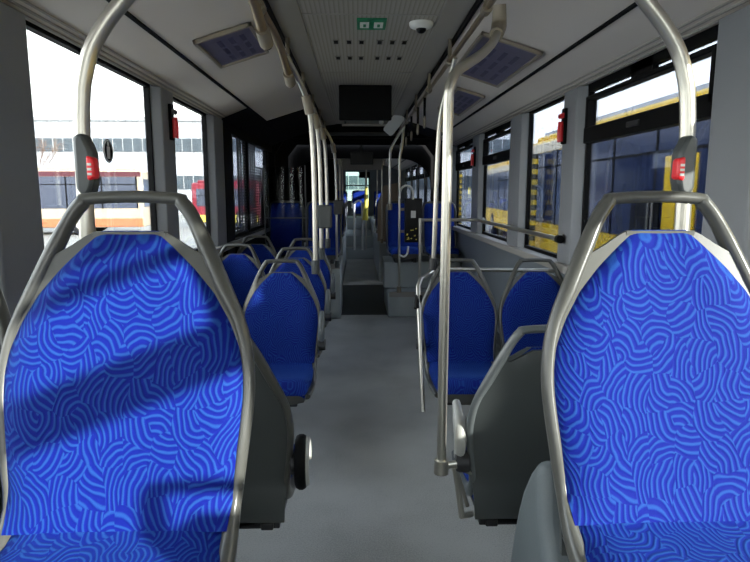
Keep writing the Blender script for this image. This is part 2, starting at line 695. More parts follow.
fs = MB().box(-1.2135, -1.2125, 7.1, 7.52, 1.05, 1.45).build('film_strip', 'black', dfr)
for nm, y_ in (('windscreen', Y0 - 0.04),):
    nwin += 1
    f = MB().box(-1.1, 1.1, y_ - 0.02, y_ + 0.02, 0.9, 0.95).box(-1.1, 1.1, y_ - 0.02, y_ + 0.02, 2.0, 2.05)
    f.box(-1.1, -1.05, y_ - 0.02, y_ + 0.02, 0.9, 2.05).box(1.05, 1.1, y_ - 0.02, y_ + 0.02, 0.9, 2.05)
    o = struct(f.build('window_%d' % nwin, 'black'))
    MB().box(-1.1, 1.1, y_ - 0.003, y_ + 0.003, 0.9, 2.05).build('window_pane', 'glass', o)

# ceiling cross section
def ceil_section(y0, y1, suffix):
    prof = [(1.2, 2.0), (1.16, 2.035), (1.13, 2.055)]
    m = MB()
    for s in (-1, 1):
        def P(x, z):
            return (s * x, z)
        # ribbed cove, outer slope, inner slope as one shell with thickness
        pts = [P(1.2, 2.035), P(1.165, 2.05), P(1.13, 2.068), P(0.945, 2.128), P(0.475, 2.275), P(0.47, 2.42), P(1.235, 2.42), P(1.235, 2.035)]
        m.prism(pts, 1, y0, y1)
    m.box(-0.48, 0.48, y0, y1, 2.37, 2.42)
    o = struct(m.build('ceiling' + suffix, 'ceil_side'))
    for s in (-1, 1):
        g = MB().prism([(s * 0.952, 2.1175), (s * 0.938, 2.122), (s * 0.938, 2.131), (s * 0.952, 2.127)], 1, y0, y1)
        g.build('panel_joint', 'black', o)
        c = MB()
        for k in range(3):
            x = 1.185 - k * 0.022
            c.tube([(s * x, y0, 2.036 + k * 0.012), (s * x, y1, 2.036 + k * 0.012)], 0.006, 6, smooth=False)
        c.build('cove_rib', 'ceil_trim', o, smooth=40)
    return o


ceil = ceil_section(Y0, Y1, '')
ceil_section(R0, R1, '_rear')
tr = MB()
for s in (-1, 1):
    tr.prism([(s * 0.462, 2.285), (s * 0.335, 2.30), (s * 0.335, 2.36), (s * 0.462, 2.36)], 1, Y0, Y1)
tr2 = struct(tr.build('trim_ceiling_channel', 'ceil_trim', bevel=0.006))
M['chan'] = mat('chan', (140, 136, 128), 0.5, noise=0.05, nscale=4)
tr2.data.materials[0] = M['chan']
vp = MB().box(-0.335, 0.335, Y0, 3.03, 2.306, 2.33).box(-0.335, 0.335, 3.04, 4.44, 2.306, 2.33).box(-0.335, 0.335, 4.45, Y1, 2.306, 2.33)
struct(vp.build('ceiling_vent_panel', 'vent_panel'))
MB().box(-0.335, 0.335, 3.028, 3.042, 2.303, 2.312).box(-0.335, 0.335, 4.438, 4.452, 2.303, 2.312).build('seam', 'ceil_trim', bpy.data.objects['ceiling_vent_panel'])
tr3 = MB().box(-0.335, 0.335, R0, R1, 2.306, 2.33)
for s in (-1, 1):
    tr3.prism([(s * 0.462, 2.285), (s * 0.335, 2.30), (s * 0.335, 2.36), (s * 0.462, 2.36)], 1, R0, R1)
struct(tr3.build('ceiling_vent_panel_rear', 'vent_panel'))

# vents in the ceiling panel: two rows of six
vent = thing('ceiling_vent', 'small black slotted air vent, first in the nearer row of the ceiling panel', 'vent', (0, 0, 2.306))
vb = MB().box(-0.018, -0.013, -0.045, 0.045, -0.004, 0).box(0.013, 0.018, -0.045, 0.045, -0.004, 0).box(-0.018, 0.018, -0.045, -0.04, -0.004, 0).box(-0.018, 0.018, 0.04, 0.045, -0.004, 0)
vb.build('rim', 'chan', vent)
MB().box(-0.012, 0.012, -0.038, 0.038, -0.003, 0).build('slot', 'black', vent)
vent['group'] = 'slotted vents in the ceiling panel'
order = ['leftmost', 'second from left', 'third from left', 'third from right', 'second from right', 'rightmost']
for r_, (y_, rn) in enumerate(((3.57, 'nearer'), (3.98, 'farther'))):
    for k, x_ in enumerate((-0.187, -0.112, -0.04, 0.065, 0.138, 0.208)):
        v = vent if (r_ == 0 and k == 0) else copy_tree(vent)
        v.location = (x_, y_, 2.306)
        v['label'] = 'small black slotted ceiling vent, %s in the %s row' % (order[k], rn)

# emergency sign, camera, black roof hatch
es = thing('exit_sign', 'green sign with two pale pictograms on the ceiling near the camera dome', 'sign', (0.008, 3.19, 2.305))
MB().box(-0.075, 0.075, -0.10, 0.10, -0.006, 0).build('plate', 'green', es, bevel=0.002)
for x_ in (-0.036, 0.036):
    MB().box(x_ - 0.023, x_ + 0.023, -0.045, 0.055, -0.0085, -0.006).build('pictogram', 'white', es)
    MB().box(x_ - 0.006, x_ + 0.008, -0.015, 0.035, -0.0095, -0.0085).build('pictogram_mark', 'green', es)
dc = thing('security_camera', 'small white dome security camera on the ceiling with a black lens', 'camera', (0.262, 3.17, 2.305))
MB().lathe([(0.062, 0), (0.062, -0.012), (0.055, -0.022), (0.034, -0.030)], (0, 0, 0), 2, 28).build('housing', 'white', dc, smooth=40)
MB().lathe([(0.027, -0.028), (0.025, -0.04), (0.014, -0.05), (0.004, -0.053)], (0, 0, 0), 2, 20).build('lens', 'black_gloss', dc, smooth=40)
rh = thing('passenger_display', 'large black passenger display hanging from the ceiling beyond the two rows of vents', 'display', (0.0, 4.95, 2.306))
MB().box(-0.213, 0.215, 0, 0.06, -0.275, 0).build('display_case', 'black', rh, bevel=0.008)
MB().box(-0.200, 0.202, -0.004, 0.0, -0.262, -0.014).build('screen', 'black_screen', rh)
lb_ = thing('light_strip', 'thin pale strip across the ceiling above the bellows entrance', 'strip', (0.0, 7.40, 2.306))
MB().box(-0.25, 0.40, 0, 0.03, -0.06, -0.035).build('strip', 'steel', lb_, bevel=0.004)
for x_ in (-0.21, 0.36):
    MB().box(x_ - 0.01, x_ + 0.01, 0, 0.03, -0.035, 0).build('strip_hanger', 'dark_plastic', lb_)
sm = thing('interior_mirror', 'tilted rounded white mirror housing hanging from the ceiling right of the big black display', 'mirror', (0.345, 6.8, 2.20))
mq = MB().slab(lambda u, v: ((u - .5) * .13 * (1 - .3 * (2 * v - 1) ** 8), 0, (v - .5) * .26), lambda u, v: ((u - .5) * .13 * (1 - .3 * (2 * v - 1) ** 8), 0.03, (v - .5) * .26), 10, 24).build('mirror_face', 'white', sm, smooth=40, bevel=0.006)
mq.rotation_euler = (0.4, 0.7, 0)
MB().cyl((0, 0.02, 0.02), (-0.02, 0.05, 0.1), 0.01).build('bracket', 'dark_plastic', sm, smooth=40)
sc_ = thing('ceiling_camera', 'tiny white ceiling camera ball left of the tilted mirror', 'camera', (0.215, 7.0, 2.25))
MB().lathe([(0.012, 0.06), (0.02, 0.02), (0.03, 0), (0.022, -0.022), (0.008, -0.03)], (0, 0, 0), 2, 16).build('dome', 'white', sc_, smooth=50)
MB().cyl((0, 0, 0.01), (0, 0, 0.062), 0.034).build('base', 'dark_plastic', sc_, smooth=40)

# black trim around the dotted window on the left
k_ = struct(MB().prism([(-1.165, 2.028), (-0.955, 2.112), (-0.955, 2.122), (-1.165, 2.036)], 1, 4.95, Y1).box(-1.205, -1.15, 4.95, 5.26, 0.6, 2.03).box(-1.19, -1.15, 5.26, Y1, 1.95, 2.035).box(-1.205, -1.13, 5.26, Y1, 0.86, 1.035).build('trim_black_left', 'black', bevel=0.006))
struct(MB().prism([(-0.94, 2.122), (-0.94, 2.130), (-0.50, 2.267), (-0.50, 2.259)], 1, 5.9, Y1).prism([(0.94, 2.122), (0.94, 2.130), (0.50, 2.267), (0.50, 2.259)], 1, 7.0, Y1).build('trim_black_ceiling', 'black'))

# framed advertising panels on the sloped ceiling
def slope_z(x):
    return 2.128 + (2.275 - 2.128) * (0.945 - abs(x)) / 0.47


def ad_panel(x0, x1, y0, y1, label):
    xm, ym = (x0 + x1) / 2, (y0 + y1) / 2
    t = thing('advertising_panel', label, 'advertising panel', (xm, ym, slope_z(xm) - 0.004))
    t.rotation_euler = (0, math.atan((2.275 - 2.128) / 0.47) * (1 if xm > 0 else -1), 0)
    a, b = abs(x1 - x0) / 2, (y1 - y0) / 2
    f = MB().box(-a, a, -b, -b + 0.02, -0.02, 0).box(-a, a, b - 0.02, b, -0.02, 0).box(-a, -a + 0.018, -b, b, -0.02, 0).box(a - 0.018, a, -b, b, -0.02, 0)
    f.build('frame', 'poster_frame', t, bevel=0.003)
    p = MB().box(-a + 0.018, a - 0.018, -b + 0.02, b - 0.02, -0.01, -0.002).build('poster', 'poster', t)
    tx = MB()
    for r in range(3):
        for c in range(3):
            y_ = -b * 0.6 + c * b * 0.5
            x_ = -a * 0.3 + r * a * 0.4
            tx.box(x_ - 0.012, x_ + 0.012, y_, y_ + b * 0.36, -0.0112, -0.01)
    tx.build('print_blocks', M['print'], p)
    return t


M['print'] = mat('print', (68, 64, 92), 0.4)
ad_panel(-0.85, -0.56, 2.94, 3.50, 'framed dark advertising panel on the left ceiling slope')
ad_panel(0.55, 0.88, 3.08, 4.02, 'larger framed purple advertising panel on the right ceiling slope')
ad_panel(0.66, 0.88, 4.45, 5.5, 'smaller framed purple panel farther back on the right ceiling slope')


# ------------------------------------------------------------------ seats
def back_y(z):
    return max(0.0, z - 0.50) * 0.24 + 0.0


OUT = [(0.385, 0.192), (0.43, 0.194), (0.50, 0.200), (0.61, 0.214), (0.69, 0.223), (0.74, 0.224), (0.79, 0.218), (0.835, 0.205), (0.885, 0.183), (0.93, 0.163),
       (0.955, 0.152), (0.99, 0.135), (1.025, 0.117), (1.046, 0.100), (1.056, 0.07), (1.059, 0.035)]


def wid(z):
    if z <= OUT[0][0]:
        return OUT[0][1]
    for (a, wa), (b, wb) in zip(OUT, OUT[1:]):
        if z <= b:
            return wa + (wb - wa) * (z - a) / (b - a)
    return OUT[-1][1]


def lerp_tab(tab, x):
    if x <= tab[0][0]:
        return tab[0][1]
    for (a, wa), (b, wb) in zip(tab, tab[1:]):
        if x <= b:
            return wa + (wb - wa) * (x - a) / (b - a)
    return tab[-1][1]


FT = [(0, 0.988), (0.05, 0.988), (0.065, 0.983), (0.12, 0.93), (0.16, 0.885), (0.187, 0.835), (0.205, 0.79), (0.214, 0.72)]   # top edge of the cloth by x
FW = [(0.50, 0.188), (0.6, 0.203), (0.7, 0.214), (0.75, 0.214), (0.79, 0.205), (0.835, 0.187), (0.885, 0.158), (0.93, 0.120), (0.98, 0.068), (0.992, 0.05)]
WEB = [(0.93, 0.155), (0.948, 0.142), (0.957, 0.125), (0.968, 0.105), (0.985, 0.080), (0.994, 0.062)]


def make_seat(label, group, arch=True, arm=0, support='floor', wall=0, frame='grey_plastic'):
    """seat facing -Y; arm = side of the armrest, wall = side of the wall the beam runs to"""
    t = thing('passenger_chair', label, 'seat', (0, 0, 0), 0, group)
    # frame with the grab handle
    pts, rad = [], []
    half = [(0.178, -0.40, 0.425, 0.013), (0.190, -0.28, 0.43, 0.014), (0.192, -0.14, 0.435, 0.015), (0.190, -0.05, 0.46, 0.016)]
    zs = [0.52, 0.61, 0.69, 0.74, 0.79, 0.835, 0.885, 0.93, 0.97, 1.005, 1.03, 1.046] if arch else [0.52, 0.61, 0.69, 0.76, 0.84, 0.92, 0.99]
    for (x, y, z, r) in half:
        pts.append((x, y, z))
        rad.append(r)
    for z in zs:
        r = 0.012 if z < 0.86 else (0.0145 if z < 1.0 else 0.013)
        if arch:
            pts.append((wid(z) - r * 0.75, back_y(z) + 0.004, z))
        else:
            pts.append((0.205 if z < 0.95 else 0.19, back_y(z) + 0.004, z))
        rad.append(r)
    top = [(0.085, 1.052), (0.03, 1.056)] if arch else [(0.15, 1.03), (0.05, 1.035)]
    for (x, z) in top:
        pts.append((x, back_y(z) + 0.004, z))
        rad.append(0.0115)
    full = [(-x, y, z) for (x, y, z) in pts] + pts[::-1]
    MB().tube(full, rad + rad[::-1], 10, up=(0, 1, 0), flat=1.45, sub=3).build('grab_handle' if arch else 'backrest_frame', frame, t, smooth=60)
    # backrest shell
    def ztop(u):
        x = abs(u)
        if not arch:
            return 1.025
        return lerp_tab([(0, 0.990), (0.38, 0.988), (0.75, 0.952), (1.0, 0.96)], x)

    def sh(off, bul):
        def fn(u, v):
            q = 2 * u - 1
            z = 0.40 + v * (ztop(q) - 0.40)
            wz = (wid(z) - 0.006) if arch else 0.20
            return (q * wz, back_y(z) + off + bul * (1 - abs(q) ** 3) * math.sin(PI * min(1, v * 1.0)) ** 0.5 + 0.022 * min(1, max(0, (0.55 - z) / 0.06)), z)
        return fn
    MB().slab(sh(0.0, 0.0), sh(0.012, 0.028), 16, 20).build('backrest_shell', 'shell', t, smooth=50)
    if arch:
        def web(side, off):
            def fn(u, v):
                z = 0.72 + v * (0.994 - 0.72)
                xi = lerp_tab(FW, z) - 0.010
                xo = wid(z) - 0.010 if z <= 0.93 else min(wid(z) - 0.010, lerp_tab(WEB, z))
                return (side * (xi + (xo - xi) * u), back_y(z) - off, z)
            return fn
        m = MB()
        for side in (-1, 1):
            m.slab(web(side, 0.009), web(side, 0.001), 6, 34)
        m.box(-0.064, 0.064, back_y(0.985) - 0.009, back_y(0.985), 0.972, 0.994)
        m.build('handle_web', frame, t, smooth=50)
    # back cushion
    ztopf = (lambda x: lerp_tab(FT, abs(x))) if arch else (lambda x: 1.02 - 0.03 * (abs(x) / 0.19) ** 6)

    def front(u, v):
        q = 2 * u - 1
        z = 0.495 + v * (0.995 - 0.495)
        wz = lerp_tab(FW, z) if arch else 0.187
        if not arch:
            z = 0.495 + v * (1.02 - 0.495)
        x = q * wz
        edge = (1 - abs(q) ** 6)
        ev = 1 - (2 * v - 1) ** 10
        side = 0.012 * abs(q) ** 2
        return (x, back_y(z) - 0.006 - (0.022 + side) * edge * ev - 0.03 * max(0, 1 - v * 7) ** 2, z)

    def rear(u, v):
        p = front(u, v)
        return (p[0], back_y(p[2]) + 0.001, p[2])
    MB().slab(front, rear, 28, 36).build('backrest_cushion', 'fabric', t, smooth=60)
    # seat pan and cushion
    def pw(y):
        return lerp_tab([(-0.43, 0.165), (-0.40, 0.178), (-0.2, 0.19), (0, 0.186)], y)

    def ptop(u, v):
        q = 2 * u - 1
        y = 0.015 - v * 0.44
        x = q * pw(y)
        z = 0.505 - 0.022 * math.sin(PI * min(1, v * 1.25)) - 0.06 * max(0, (v - 0.86) / 0.14) ** 2 - 0.02 * abs(q) ** 8
        z += 0.02 * max(0, 1 - v * 8)
        return (x, y, z)

    def pbot(u, v):
        p = ptop(u, v)
        return (p[0] * 0.99, p[1], 0.44)
    MB().slab(ptop, pbot, 22, 22).build('seat_cushion', 'fabric', t, smooth=60)

    def s1(u, v):
        q = 2 * u - 1
        y = 0.02 - v * 0.44
        return (q * (pw(y) + 0.004), y, 0.442)

    def s2(u, v):
        q = 2 * u - 1
        y = 0.02 - v * 0.43
        return (q * (pw(y) * 0.93), y, 0.40 - 0.02 * (1 - q * q))
    MB().slab(s1, s2, 12, 12).build('seat_pan', 'grey_plastic', t, smooth=50)
    # support
    if support == 'floor':
        bm_ = MB()
        xw = wall
        x0, x1 = sorted((-0.17 * xw, xw))
        bm_.box(x0, x1, -0.30, -0.25, 0.335, 0.385).box(x0, x1, -0.07, -0.02, 0.335, 0.385)
        bm_.box(-0.15, -0.11, -0.36, 0.0, 0.38, 0.395).box(0.11, 0.15, -0.36, 0.0, 0.38, 0.395)
        bm_.build('support_beam', 'dark_plastic', t, bevel=0.006)
    elif support == 'podium':
        MB().box(-0.13, -0.09, -0.36, -0.0, 0.33, 0.40).box(0.09, 0.13, -0.36, -0.0, 0.33, 0.40).build('seat_mount', 'dark_plastic', t, bevel=0.006)
    if arm:
        s = arm
        x = s * 0.232
        MB().cyl((x - s * 0.02, -0.03, 0.60), (x + s * 0.022, -0.03, 0.60), 0.032).build('armrest_hub', 'dark_plastic', t, smooth=40, bevel=0.004)
        MB().tube([(x, -0.03, 0.60), (x, -0.035, 0.67), (x, -0.015, 0.735), (x, 0.03, 0.775)], [0.017, 0.02, 0.019, 0.012], 10, up=(0, 1, 0), flat=1.2).build('armrest', 'shell_edge', t, smooth=60)
    return t


FZ = 0.385
seat0 = make_seat('blue patterned bus seat filling the left foreground, facing the camera', 'pair of front seats', support='podium')
seat0.location = (-0.482, 0.97, FZ)
s1_ = copy_tree(seat0)
s1_.location = (0.492, 0.97, FZ)
s1_['label'] = 'blue patterned bus seat filling the right foreground, facing the camera'
s2_ = copy_tree(seat0)
s2_.location = (-0.945, 1.04, FZ)
s2_['label'] = 'bus seat by the left window, only its handle edge visible at the left frame edge'

sb = copy_tree(seat0)  # out-of-view seat added for its shadow on the left front seat
sb.location = (0.955, 0.0, FZ)
sb.rotation_euler = (0, 0, PI)
sb['label'] = 'unseen blue seat by the right window beside the camera, added to cast a shadow on the front pair'
GL = 'blue seats in rows along the left side'
proto = make_seat('', GL, arm=-1, support='floor', wall=0.72)
proto_w = None
rowL = [(3.27, 'nearest empty blue aisle seat in the left rows behind the sunlit front seat'),
        (4.02, 'blue aisle seat second in the left rows, partly hidden behind the nearest one'),
        (4.86, 'blue aisle seat farthest back in the left floor-level rows beside the pole')]
# aisle seats on the left: armrest on their right-hand side in view (+x), beam to the left wall
aisleL = make_seat('', GL, arm=1, support='floor', wall=-0.69)
for i, (y_, lb) in enumerate(rowL):
    o = aisleL if i == 0 else copy_tree(aisleL)
    o.location = (-0.505, y_, 0)
    o['label'] = lb
winL = make_seat('', GL, arm=0, support='none')
for i, (y_, lb) in enumerate([(3.27, 'blue window-side seat beside the nearest left aisle seat'),
                              (4.30, 'blue window-side seat in the second left row'), (5.15, 'blue window-side seat farthest back by the dotted black window')]):
    o = winL if i == 0 else copy_tree(winL)
    o.location = (-0.965, y_, 0)
    o['label'] = lb
def kill(o):
    for c in list(o.children):
        kill(c)
    bpy.data.objects.remove(o)


kill(proto)
GR = 'pair of blue seats in the right middle row'
aisleR = make_seat('blue aisle seat in the right middle row, behind the vertical pole', GR, arm=-1, support='floor', wall=0.68)
aisleR.location = (0.515, 3.27, 0)
winR = make_seat('blue window seat in the right middle row, beside the windows', GR, arm=0, support='none')
winR.location = (0.972, 3.27, 0)
# seats facing away, back to back with the front pair
GB = 'seats turned away, back to back with the front seats'
bR = make_seat('grey-backed seat turned away from the camera beside the right wheel arch', GB, arm=0, support='none', frame='shell_edge')
bR.location = (0.495, 1.80, 0)
bR.rotation_euler = (0, 0, PI)
bL = make_seat('grey-backed seat turned away behind the left foreground seat', GB, arm=0, support='none')
bL.location = (-0.495, 1.80, 0)
bL.rotation_euler = (0, 0, PI)
for b_, s in ((bR, 1), (bL, -1)):
    x = s * 0.232       # local x of the aisle side after half a turn
    MB().cyl((x - s * 0.02, 0.03, 0.60), (x + s * 0.026, 0.03, 0.60), 0.036).build('armrest_hub', 'dark_plastic', b_, smooth=40, bevel=0.004)
    if s > 0:
        MB().tube([(x + .01, 0.02, 0.60), (x + .012, 0.05, 0.68), (x + .012, 0.02, 0.735), (x + .012, -0.04, 0.77)], [0.016, 0.02, 0.021, 0.013], 10, up=(0, 1, 0), flat=1.2).build('armrest', 'arm_lit_grey', b_, smooth=60)
    else:
        MB().tube([(x - .012, 0.06 * math.cos(a) + 0.02, 0.60 + 0.075 * math.sin(a)) for a in [math.radians(q) for q in range(0, 360, 30)]], 0.014, 10, closed=True, up=(1, 0, 0), flat=1.3).build('armrest_loop', 'black', b_, smooth=60)
        MB().tube([(x - .028, 0.055 * math.cos(a) + 0.015, 0.60 + 0.07 * math.sin(a)) for a in [math.radians(q) for q in range(-80, 200, 25)]], 0.011, 10, up=(1, 0, 0), flat=1.1).build('armrest', 'arm_lit_grey', b_, smooth=60)
    MB().box(-0.17, 0.17, -0.03, 0.02, 0.37, 0.40).box(-0.15, -0.11, -0.36, 0.03, 0.37, 0.395).box(0.11, 0.15, -0.36, 0.03, 0.37, 0.395).box(-s * 0.72, s * 0.15, -0.25, -0.20, 0.33, 0.38).build('support_beam', 'dark_plastic', b_, bevel=0.004)

# podium seats beside the bellows
GP = 'blue seats on the right podium before the bellows'
pR = make_seat('blue seat on the right podium nearest the aisle, behind the black panel', GP, arch=False, support='podium')
pR.location = (0.50, 7.30, 0.29)
pR2 = copy_tree(pR)
pR2.location = (0.955, 7.30, 0.29)
pR2['label'] = 'blue seat on the right podium nearest the windows'
pL = copy_tree(pR)
pL.location = (-0.47, 7.1, 0.30)
pL['label'] = 'blue seat on the left podium beside the aisle, behind the poles'
pL['group'] = 'blue seats on the left podium'
pL2 = copy_tree(pR)
pL2.location = (-0.925, 7.1, 0.30)
pL2['label'] = 'blue seat on the left podium by the dark window'
pL2['group'] = 'blue seats on the left podium'
# rear section seats
GQ = 'small blue seats in the rear half of the bus'
rear = [(-0.5, 10.2, 0.3, 'first blue seat left of the aisle beyond the bellows'), (-0.5, 11.6, 0.3, 'second blue seat left of the aisle beyond the bellows'),
        (0.5, 10.2, 0.3, 'first blue seat right of the aisle beyond the bellows'), (0.5, 11.6, 0.3, 'second blue seat right of the aisle beyond the bellows'),
        (0.5, 13.4, 0.45, 'blue seat right of the steps at the far end'), (-0.5, 13.4, 0.45, 'blue seat left of the steps at the far end'),
        (0.0, 15.9, 0.45, 'middle blue seat of the last row under the rear window')]
for (x_, y_, z_, lb) in rear:
    o = copy_tree(pR)
    o.location = (x_, y_, z_)
    o['label'] = lb
    o['group'] = GQ

# ------------------------------------------------------------------ podiums and wheel arches
def arch_side(s):
    e = 0.03 if s > 0 else 0.09
    return [(y + (e if y > 0.5 else 0), z) for y, z in [(0.15, 0), (0.15, 0.71), (0.98, 0.71), (1.045, 0.80), (1.065, 0.92), (1.10, 0.905), (1.14, 0.865), (1.18, 0.81), (1.21, 0.75), (1.24, 0.67), (1.26, 0.60), (1.275, 0.5), (1.285, 0.35), (1.29, 0.0)]]


def arch_prof(y0, y1, h):
    p = [(y0, 0.0), (y0, h)]
    for k in range(0, 10):
        a = k / 9 * PI / 2
        p.append((y1 - 0.34 + 0.34 * math.sin(a), h - 0.34 + 0.34 * math.cos(a)))
    p.append((y1, 0.0))
    return p


for s, lb in ((1, 'rounded grey wheel arch cover under the right foreground seat'), (-1, 'rounded grey wheel arch cover under the left foreground seat')):
    m = MB().prism(arch_side(s), 0, s * (0.29 if s > 0 else 0.42), s * 1.08)
    tag(m.build('wheel_arch', 'arch', bevel=0.03, bseg=4), lb, 'wheel arch')
pd = thing('seat_podium', 'grey stepped podium under the blue seats at the right by the bellows', 'podium', (0, 0, 0))
MB().box(0.285, 1.09, 6.76, 7.72, 0, 0.29).build('lower_step', 'podium', pd, bevel=0.012)
MB().box(0.25, 1.19, 7.08, 7.72, 0.29, 0.62).build('upper_box', 'podium', pd, bevel=0.012)
MB().box(0.30, 1.08, 6.752, 6.762, 0.24, 0.30).build('edge_strip', 'ceil_trim', pd)
pdl = thing('seat_podium', 'grey podium left of the aisle under the blue seats by the bellows', 'podium', (0, 0, 0))
MB().box(-1.09, -0.262, 6.70, 7.72, 0, 0.63).build('box', 'podium', pdl, bevel=0.012)
MB().box(-1.07, -0.268, 6.692, 6.702, 0.58, 0.64).build('edge_strip', 'ceil_trim', pdl)
for (x0, x1, y0, y1, z0, z1, lb) in ((0.28, 1.09, 9.5, 12.3, 0, 0.63, 'grey podium right of the aisle beyond the bellows'), (-1.09, -0.30, 9.5, 12.3, 0, 0.63, 'grey podium left of the aisle beyond the bellows'),
                                 (0.28, 1.09, 12.8, 16.9, 0.0, 0.78, 'grey podium right of the rear steps'), (-1.09, -0.33, 12.8, 16.9, 0.0, 0.78, 'grey podium left of the rear steps')):
    tag(MB().box(x0, x1, y0, y1, z0, z1).build('seat_podium', 'podium', bevel=0.012), lb, 'podium')
st = thing('aisle_steps', 'two grey steps closing the aisle at the far end', 'steps', (0, 12.4, 0))
MB().box(-0.33, 0.28, 0.4, 4.5, 0, 0.24).build('lower_step', 'podium', st, bevel=0.01)
MB().box(-0.33, 0.28, 0.8, 4.5, 0.24, 0.48).build('upper_step', 'podium', st, bevel=0.01)
MB().box(-0.32, 0.27, 3.1, 4.5, 0.48, 0.78).build('seat_box', 'podium', st, bevel=0.01)

# ------------------------------------------------------------------ bellows
def ring(m, y0, y1, hw, z1, t):
    m.box(-hw, -hw + t, y0, y1, 0.0, z1).box(hw - t, hw, y0, y1, 0.0, z1).box(-hw, hw, y0, y1, z1 - t, z1)


m = MB()
n_ = 22
prof = []
ya, yb = 7.78, 9.38
for k in range(n_ + 1):
    y_ = ya + (yb - ya) * k / n_
    prof.append((y_, 0.05 if k % 2 else 0.0))
for (y_a, da), (y_b, db) in zip(prof, prof[1:]):
    ia = [(-1.14 - da, 0), (-1.14 - da, 2.0 + da), (-1.0, 2.18 + da), (1.0, 2.18 + da), (1.14 + da, 2.0 + da), (1.14 + da, 0)]
    ib = [(-1.14 - db, 0), (-1.14 - db, 2.0 + db), (-1.0, 2.18 + db), (1.0, 2.18 + db), (1.14 + db, 2.0 + db), (1.14 + db, 0)]
    b0 = len(m.v)
    m.v += [(x, y_a, z) for x, z in ia] + [(x, y_b, z) for x, z in ib]
    for q in range(5):
        m.f.append((b0 + q, b0 + q + 1, b0 + 7 + q, b0 + 6 + q))
bl = m.build('bellows', 'bellows')
md = bl.modifiers.new('solid', 'SOLIDIFY')
md.thickness = 0.012
tag(bl, 'black pleated rubber bellows joining the two halves of the bus', 'bellows')
pf = thing('portal_frame', 'black portal frame at the near end of the bellows', 'frame', (0, 7.72, 0))
MB().prism([(-1.25, 0), (-1.25, 2.42), (1.25, 2.42), (1.25, 0), (1.12, 0), (1.12, 1.92), (0.98, 2.13), (-0.98, 2.13), (-1.12, 1.92), (-1.12, 0)], 1, 0.0, 0.06).build('frame', 'black', pf, bevel=0.01)
MB().box(-0.6, 0.6, -0.02, 0.02, 2.16, 2.2).build('top_strip', 'dark_plastic', pf, bevel=0.004)
pf2 = thing('portal_frame', 'black portal frame with rounded corners at the far end of the bellows', 'frame', (0, 9.42, 0))
poly = [(-1.25, 0), (-1.25, 2.42), (1.25, 2.42), (1.25, 0), (1.1, 0), (1.1, 1.4)]
for k in range(9):
    a = k / 8 * PI / 2
    poly.append((0.6 + 0.5 * math.cos(a), 1.55 + 0.42 * math.sin(a)))
for k in range(9):
    a = PI / 2 + k / 8 * PI / 2
    poly.append((-0.6 + 0.5 * math.cos(a), 1.55 + 0.42 * math.sin(a)))
poly += [(-1.1, 1.4), (-1.1, 0)]
MB().prism(poly, 1, 0, 0.06).build('frame', 'black', pf2, bevel=0.006)

ds = thing('passenger_display', 'black information display above the aisle at the far portal, smaller than the near display', 'display', (0.0, 9.3, 1.955))
MB().box(-0.17, 0.18, -0.03, 0.02, -0.085, 0.10).build('screen_case', 'black_gloss', ds, bevel=0.006)
MB().box(-0.02, 0.02, -0.01, 0.015, 0.10, 0.24).build('hanger', 'dark_plastic', ds)

hp_ = thing('header_panel', 'pale grey panel behind the small far display', 'panel', (0, 9.60, 0))
MB().box(-0.30, 0.34, 0, 0.02, 1.80, 2.27).build('panel', 'ceil_trim', hp_, bevel=0.004)
# rear wall and window
nwin += 1
m = MB().box(-1.27, 1.27, R1, R1 + 0.08, 0, 1.2).box(-1.27, 1.27, R1, R1 + 0.08, 2.02, 2.42).box(-1.27, -0.42, R1, R1 + 0.08, 1.2, 2.02).box(0.30, 1.27, R1, R1 + 0.08, 1.2, 2.02)
struct(m.build('wall_back', 'wall'))
o = struct(MB().box(-0.42, -0.39, R1 + 0.02, R1 + 0.06, 1.2, 2.02).box(0.27, 0.30, R1 + 0.02, R1 + 0.06, 1.2, 2.02).box(-0.42, 0.30, R1 + 0.02, R1 + 0.06, 1.62, 1.65).box(-0.01, 0.28, R1 + 0.02, R1 + 0.06, 1.85, 2.02).build('window_%d' % nwin, 'black'))
MB().box(-0.42, 0.30, R1 + 0.035, R1 + 0.04, 1.2, 2.02).build('window_pane', 'green_glass', o)

# ------------------------------------------------------------------ grab poles
def joint(m, p, q, r):
    """sleeve around a bar between two points"""
    m.tube([p, q], r, 14, smooth=False)


